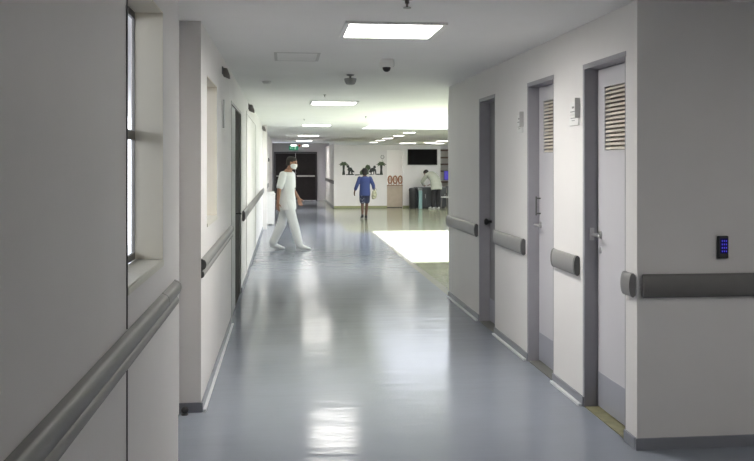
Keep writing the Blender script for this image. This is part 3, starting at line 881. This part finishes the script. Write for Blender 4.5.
def person_parts(J, skin, s=1.0):
    """continuous body from a joint table"""
    bm = bmesh.new()
    torso(bm, J['spine'], J['lat'], J['wd'])
    f, up, l = head(bm, Vector(J['head']), J['face'], J['up'], s * J.get('hs', 1))
    cone(bm, J['neck'], .056 * s, Vector(J['head']) - up * .06 * s - f * .012 * s, .050 * s)
    for q in 'LR':
        sh, el, wr = (Vector(J[k + q]) for k in ('sh', 'el', 'wr'))
        cone(bm, sh, .052 * s, el, .039 * s); cone(bm, el, .040 * s, wr, .026 * s)
        hand(bm, wr, J['hd' + q], J['hn' + q], s, J.get('ts' + q, 1))
        hp, kn, an = (Vector(J[k + q]) for k in ('hp', 'kn', 'an'))
        cone(bm, hp, .085 * s, kn, .055 * s); cone(bm, kn, .054 * s, kn.lerp(an, .35), .052 * s); cone(bm, kn.lerp(an, .35), .052 * s, an, .036 * s)
        to = Vector(J['to' + q]); cone(bm, an - V(0, 0, .03 * s), .036 * s, to, .026 * s)
    return bm, (f, up, l)

def shoe(bm, an, toe, s=1.0, sole=.02):
    an, toe = Vector(an), Vector(toe)
    d = (toe - an); d.z = 0; L = d.length; d.normalize(); u = V(0, 0, 1); w = u.cross(d)
    z0 = min(toe.z - .035 * s, an.z - .075 * s)
    pitch = (toe.z - .035 * s - (an.z - .085 * s)) / max(L, .01)
    rings = []
    for t_, hw, hh in ((-.062, .022, .030), (-.045, .036, .050), (0, .041, .056), (.06, .043, .047), (.12, .049, .036), (.17, .047, .028), (.205, .034, .022), (.222, .014, .013)):
        base = an + d * t_ * s; bz = (an.z - .085 * s) + pitch * t_ * s
        rings.append([Vector((base.x, base.y, max(bz, .002) + hh * s)) + w * (hw * s * math.cos(2 * PI * k / 14)) + u * (hh * s * math.sin(2 * PI * k / 14)) for k in range(14)])
    loft(bm, rings)

def hair_cap(c, f, up, l, s, low=-.03, grow=.012):
    bm = bmesh.new()
    prof = [(low - .03, .050, .050, -.050), (low, .062, .066, -.034), (.02, .072, .082, -.022), (.045, .078, .092, -.014), (.08, .068, .084, -.010), (.103, .050, .062, -.010), (.118, .022, .03, -.010)]
    for i in range(1): loft(bm, [ring(c + up * h * s + f * o_ * s, l, f, (w + grow) * s, (d + grow * .6) * s, 20) for h, w, d, o_ in prof])
    return bm

def eyes(parent, c, f, up, l, s):
    for q in (1, -1):
        bm = bmesh.new(); p = c + f * .083 * s + l * q * .030 * s + up * .004 * s
        ball(bm, p, .010 * s, .010 * s, .010 * s, 10, 6); obj('eye', bm, BLACK, parent, True)

# --- man in white scrubs, walking to the right
man = thing('person', (0, 15.75, 0), 'person in white scrubs and face mask striding to the right along the corridor', 'person')
SK = mat('tan_skin', (0.29, 0.15, 0.095), .55)
WC = mat('white_cotton', (0.70, 0.71, 0.715), .8, bump=.25, nscale=14)
lat = V(.12, 1, 0)  # towards his left side
J = dict(spine=[V(.045, 0, .80), V(.045, 0, .90), V(.04, 0, 1.02), V(.035, 0, 1.15), V(.035, 0, 1.27), V(.045, 0, 1.36), V(.055, 0, 1.42), V(.065, 0, 1.46)],
         lat=[V(.35, 1, 0)] * 3 + [V(.5, 1, 0)] * 5,
         wd=[(.145, .10), (.165, .118), (.145, .112), (.150, .115), (.165, .118), (.165, .100), (.10, .075), (.055, .055)],
         head=V(.125, 0, 1.585), face=V(1, -.28, -.14), up=V(.1, 0, 1), neck=V(.07, 0, 1.43), hs=.98,
         shR=V(-.04, -.155, 1.365), elR=V(-.105, -.235, 1.10), wrR=V(-.125, -.235, .865), hdR=V(-.05, 0, -1), hnR=V(.6, .6, 0), tsR=1,
         shL=V(.12, .150, 1.365), elL=V(.14, .23, 1.10), wrL=V(.25, .20, .93), hdL=V(.25, 0, -.95), hnL=V(.3, -.8, 0), tsL=-1,
         hpR=V(.05, -.088, .87), knR=V(.155, -.09, .475), anR=V(.255, -.09, .10), toR=V(.38, -.10, .04),
         hpL=V(.03, .088, .87), knL=V(-.06, .085, .47), anL=V(-.215, .08, .115), toL=V(-.075, .085, .04))
bm, (f, up, l) = person_parts(J, SK, 1.0)
body = fuse(bm, 'body', SK, .007, 3, man)
hc = Vector(J['head'])
eyes(man, hc, f, up, l, .98)
fuse(hair_cap(hc, f, up, l, .98), 'hair', mat('black_hair', (.018, .015, .013), .75, bump=.5, nscale=60), .006, 2, man)
bm = bmesh.new()
loft(bm, [ring(hc + up * h + f * o_, l, f, w, d, 20) for h, w, d, o_ in ((-.108, .038, .045, .048), (-.095, .054, .058, .036), (-.06, .068, .078, .030), (-.03, .071, .083, .026), (-.015, .066, .078, .026))])
fuse(bm, 'face_mask', mat('white_mask', (.82, .84, .84), .7), .006, 2, man)
bm = bmesh.new()
torso(bm, [V(.045, 0, .73)] + J['spine'][:-1] , [V(.35, 1, 0)] * 4 + [V(.5, 1, 0)] * 4, [(.185, .150), (.185, .150), (.182, .140), (.160, .130), (.158, .128), (.172, .128), (.172, .112), (.10, .085)], .006)
for q in 'LR':
    sh, el = Vector(J['sh' + q]), Vector(J['el' + q])
    cone(bm, sh, .066, sh.lerp(el, .78), .064)
tu = fuse(bm, 'scrub_shirt', WC, .008, 4, man)
bm = bmesh.new()
torso(bm, [V(.045, 0, .76), V(.045, 0, .86), V(.042, 0, .96)], [V(.35, 1, 0)] * 3, [(.160, .120), (.172, .128), (.150, .118)])
for q in 'LR':
    hp, kn, an = (Vector(J[k + q]) for k in ('hp', 'kn', 'an'))
    cone(bm, hp, .099, kn, .088); cone(bm, kn, .092, an + V(0, 0, .01), .072)
fuse(bm, 'scrub_trousers', WC, .008, 4, man)
for q in 'RL':
    bm = bmesh.new(); shoe(bm, J['an' + q], J['to' + q], .98); obj('shoe', bm, mat('white_shoe', (.72, .73, .73), .5), man, True)

# --- child in blue walking away
kid = thing('person', (2.24, 24.1, 0), 'child in a blue shirt and patterned shorts walking away with a pale bag', 'person')
SKD = mat('brown_skin', (0.13, 0.07, 0.045), .55)
BL = mat('blue_cotton', (0.045, 0.065, 0.18), .85, bump=.3, nscale=12)
s = .86
J = dict(spine=[V(0, 0, .69), V(0, 0, .78), V(0, 0, .88), V(0, .0, .98), V(0, .0, 1.08), V(0, 0, 1.15), V(0, .01, 1.19), V(0, .01, 1.22)],
         lat=[V(-1, 0, 0)] * 8,
         wd=[(.115, .085), (.135, .10), (.118, .09), (.125, .095), (.14, .098), (.145, .085), (.085, .06), (.045, .045)],
         head=V(.0, .03, 1.325), face=V(.05, 1, -.05), up=V(0, 0, 1), neck=V(0, .01, 1.19), hs=1.12,
         shL=V(-.15, 0, 1.15), elL=V(-.225, -.01, .95), wrL=V(-.285, .04, .78), hdL=V(-.15, .1, -1), hnL=V(.8, .3, 0), tsL=-1,
         shR=V(.15, 0, 1.15), elR=V(.235, -.03, .96), wrR=V(.27, .06, .80), hdR=V(.1, .1, -1), hnR=V(-.8, .3, 0), tsR=1,
         hpL=V(-.07, 0, .74), knL=V(-.065, .02, .42), anL=V(-.075, -.08, .12), toL=V(-.08, .06, .035),
         hpR=V(.07, 0, .74), knR=V(.06, .06, .42), anR=V(.05, .14, .09), toR=V(.06, .27, .035))
bm, (f, up, l) = person_parts(J, SKD, s)
fuse(bm, 'body', SKD, .007, 3, kid)
hc = Vector(J['head'])
eyes(kid, hc, f, up, l, s * 1.12)
fuse(hair_cap(hc, f, up, l, s * 1.12, -.06, .014), 'hair', MATS['black_hair'], .006, 2, kid)
bm = bmesh.new()
torso(bm, [V(0, 0, .66)] + J['spine'][1:-1], [V(-1, 0, 0)] * 7, [(.155, .12), (.15, .115), (.14, .11), (.14, .11), (.148, .11), (.145, .095), (.08, .07)], .006)
for q in 'LR':
    sh, el, wr = (Vector(J[k + q]) for k in ('sh', 'el', 'wr'))
    cone(bm, sh, .058, el, .052); cone(bm, el, .052, el.lerp(wr, .6), .047)
fuse(bm, 'shirt', BL, .008, 4, kid)
bm = bmesh.new()
SHO = mat('patterned_navy_cotton', (.05, .055, .09), .85)
nt = SHO.node_tree; vo = nt.nodes.new('ShaderNodeTexVoronoi'); vo.inputs['Scale'].default_value = 14
cr = nt.nodes.new('ShaderNodeValToRGB'); cr.color_ramp.interpolation = 'CONSTANT'
cr.color_ramp.elements[0].color = (.30, .30, .33, 1); cr.color_ramp.elements[1].color = (.03, .035, .07, 1); cr.color_ramp.elements[1].position = .22
tcn = nt.nodes.new('ShaderNodeTexCoord'); nt.links.new(tcn.outputs['Object'], vo.inputs['Vector']); nt.links.new(vo.outputs['Distance'], cr.inputs['Fac']); nt.links.new(cr.outputs['Color'], nt.nodes['Principled BSDF'].inputs['Base Color'])
torso(bm, [V(0, 0, .64), V(0, 0, .72), V(0, 0, .82)], [V(-1, 0, 0)] * 3, [(.145, .11), (.15, .115), (.13, .10)])
for q in 'LR':
    hp, kn = (Vector(J[k + q]) for k in ('hp', 'kn'))
    cone(bm, hp, .09, hp.lerp(kn, .72), .085)
fuse(bm, 'shorts', SHO, .008, 3, kid)
for q in 'RL':
    bm = bmesh.new(); shoe(bm, J['an' + q], J['to' + q], .95); obj('shoe', bm, BLACK, kid, True)
bag = thing('bag', (2.24 + .25, 24.0, .50), 'pale patterned bag carried under the right arm of the child', 'bag')
BGM = mat('pale_bag_cloth', (.34, .33, .22), .8, noise=.6, nscale=18)
bm = bmesh.new(); loft(bm, [ring((0, -.02, z), (1, 0, .25), (0, 1, 0), w, d, 16) for z, w, d in ((.07, .04, .03), (.10, .07, .05), (.18, .08, .05), (.26, .065, .035), (.31, .05, .012))])
obj('pouch', bm, BGM, bag, True)
bm = bmesh.new()
pp = [(.03 + .05 * math.cos(a), .0, .30 + .07 * math.sin(a)) for a in [PI * k / 8 for k in range(9)]]
for a_, b_ in zip(pp, pp[1:]): rod(bm, a_, b_, .006, 8)
obj('strap', bm, BGM, bag, True)

# --- person leaning over the counter
lean = thing('person', (5.05, 29.1, 0), 'person in a pale grey-green shirt and black trousers bending over the low cabinet', 'person')
SH2 = mat('pale_sage_cotton', (0.38, 0.40, 0.34), .85, bump=.3, nscale=10)
TR2 = mat('black_cotton', (.022, .022, .024), .85)
s = .97
J = dict(spine=[V(.12, 0, .76), V(.11, .0, .86), V(.10, .03, .96), V(.06, .09, 1.06), V(.0, .16, 1.14), V(-.05, .22, 1.19), V(-.08, .26, 1.215), V(-.10, .28, 1.23)],
         lat=[V(-.9, -.4, 0)] * 8,
         wd=[(.15, .105), (.17, .12), (.15, .115), (.155, .118), (.17, .115), (.165, .095), (.09, .07), (.055, .05)],
         head=V(-.17, .36, 1.23), face=V(-.45, .6, -.75), up=V(-.3, .5, .55), neck=V(-.09, .27, 1.21),
         shL=V(-.19, .14, 1.16), elL=V(-.33, .24, .93), wrL=V(-.25, .42, .80), hdL=V(.3, .9, -.05), hnL=V(0, 0, -1), tsL=-1,
         shR=V(.11, .28, 1.18), elR=V(.18, .42, .98), wrR=V(.02, .50, .82), hdR=V(-.6, .6, -.05), hnR=V(0, 0, -1), tsR=1,
         hpL=V(.04, -.03, .82), knL=V(.02, .0, .45), anL=V(.0, -.03, .09), toL=V(-.07, .10, .035),
         hpR=V(.20, .04, .82), knR=V(.19, .08, .45), anR=V(.19, .03, .09), toR=V(.13, .17, .035))
bm, (f, up, l) = person_parts(J, SK, s)
fuse(bm, 'body', SK, .008, 3, lean)
hc = Vector(J['head'])
eyes(lean, hc, f, up, l, s)
fuse(hair_cap(hc, f, up, l, s, -.06, .016), 'hair', MATS['black_hair'], .007, 2, lean)
bm = bmesh.new()
torso(bm, [V(.125, -.02, .66)] + J['spine'][:-1], J['lat'], [(.20, .15), (.20, .15), (.20, .15), (.185, .145), (.185, .145), (.19, .14), (.175, .115), (.09, .08)], .008)
for q in 'LR':
    sh, el, wr = (Vector(J[k + q]) for k in ('sh', 'el', 'wr'))
    cone(bm, sh, .075, el, .062); cone(bm, el, .062, el.lerp(wr, .8), .046)
fuse(bm, 'jacket', SH2, .009, 4, lean)
bm = bmesh.new()
torso(bm, [V(.12, 0, .74), V(.12, 0, .84), V(.11, .01, .94)], [V(-.9, -.4, 0)] * 3, [(.16, .12), (.175, .13), (.16, .12)])
for q in 'LR':
    hp, kn, an = (Vector(J[k + q]) for k in ('hp', 'kn', 'an'))
    cone(bm, hp, .10, kn, .082); cone(bm, kn, .082, an + V(0, 0, .0), .066)
fuse(bm, 'trousers', TR2, .009, 3, lean)
for q in 'RL':
    bm = bmesh.new(); shoe(bm, J['an' + q], J['to' + q], 1.05); obj('shoe', bm, MATS['white_shoe'], lean, True)
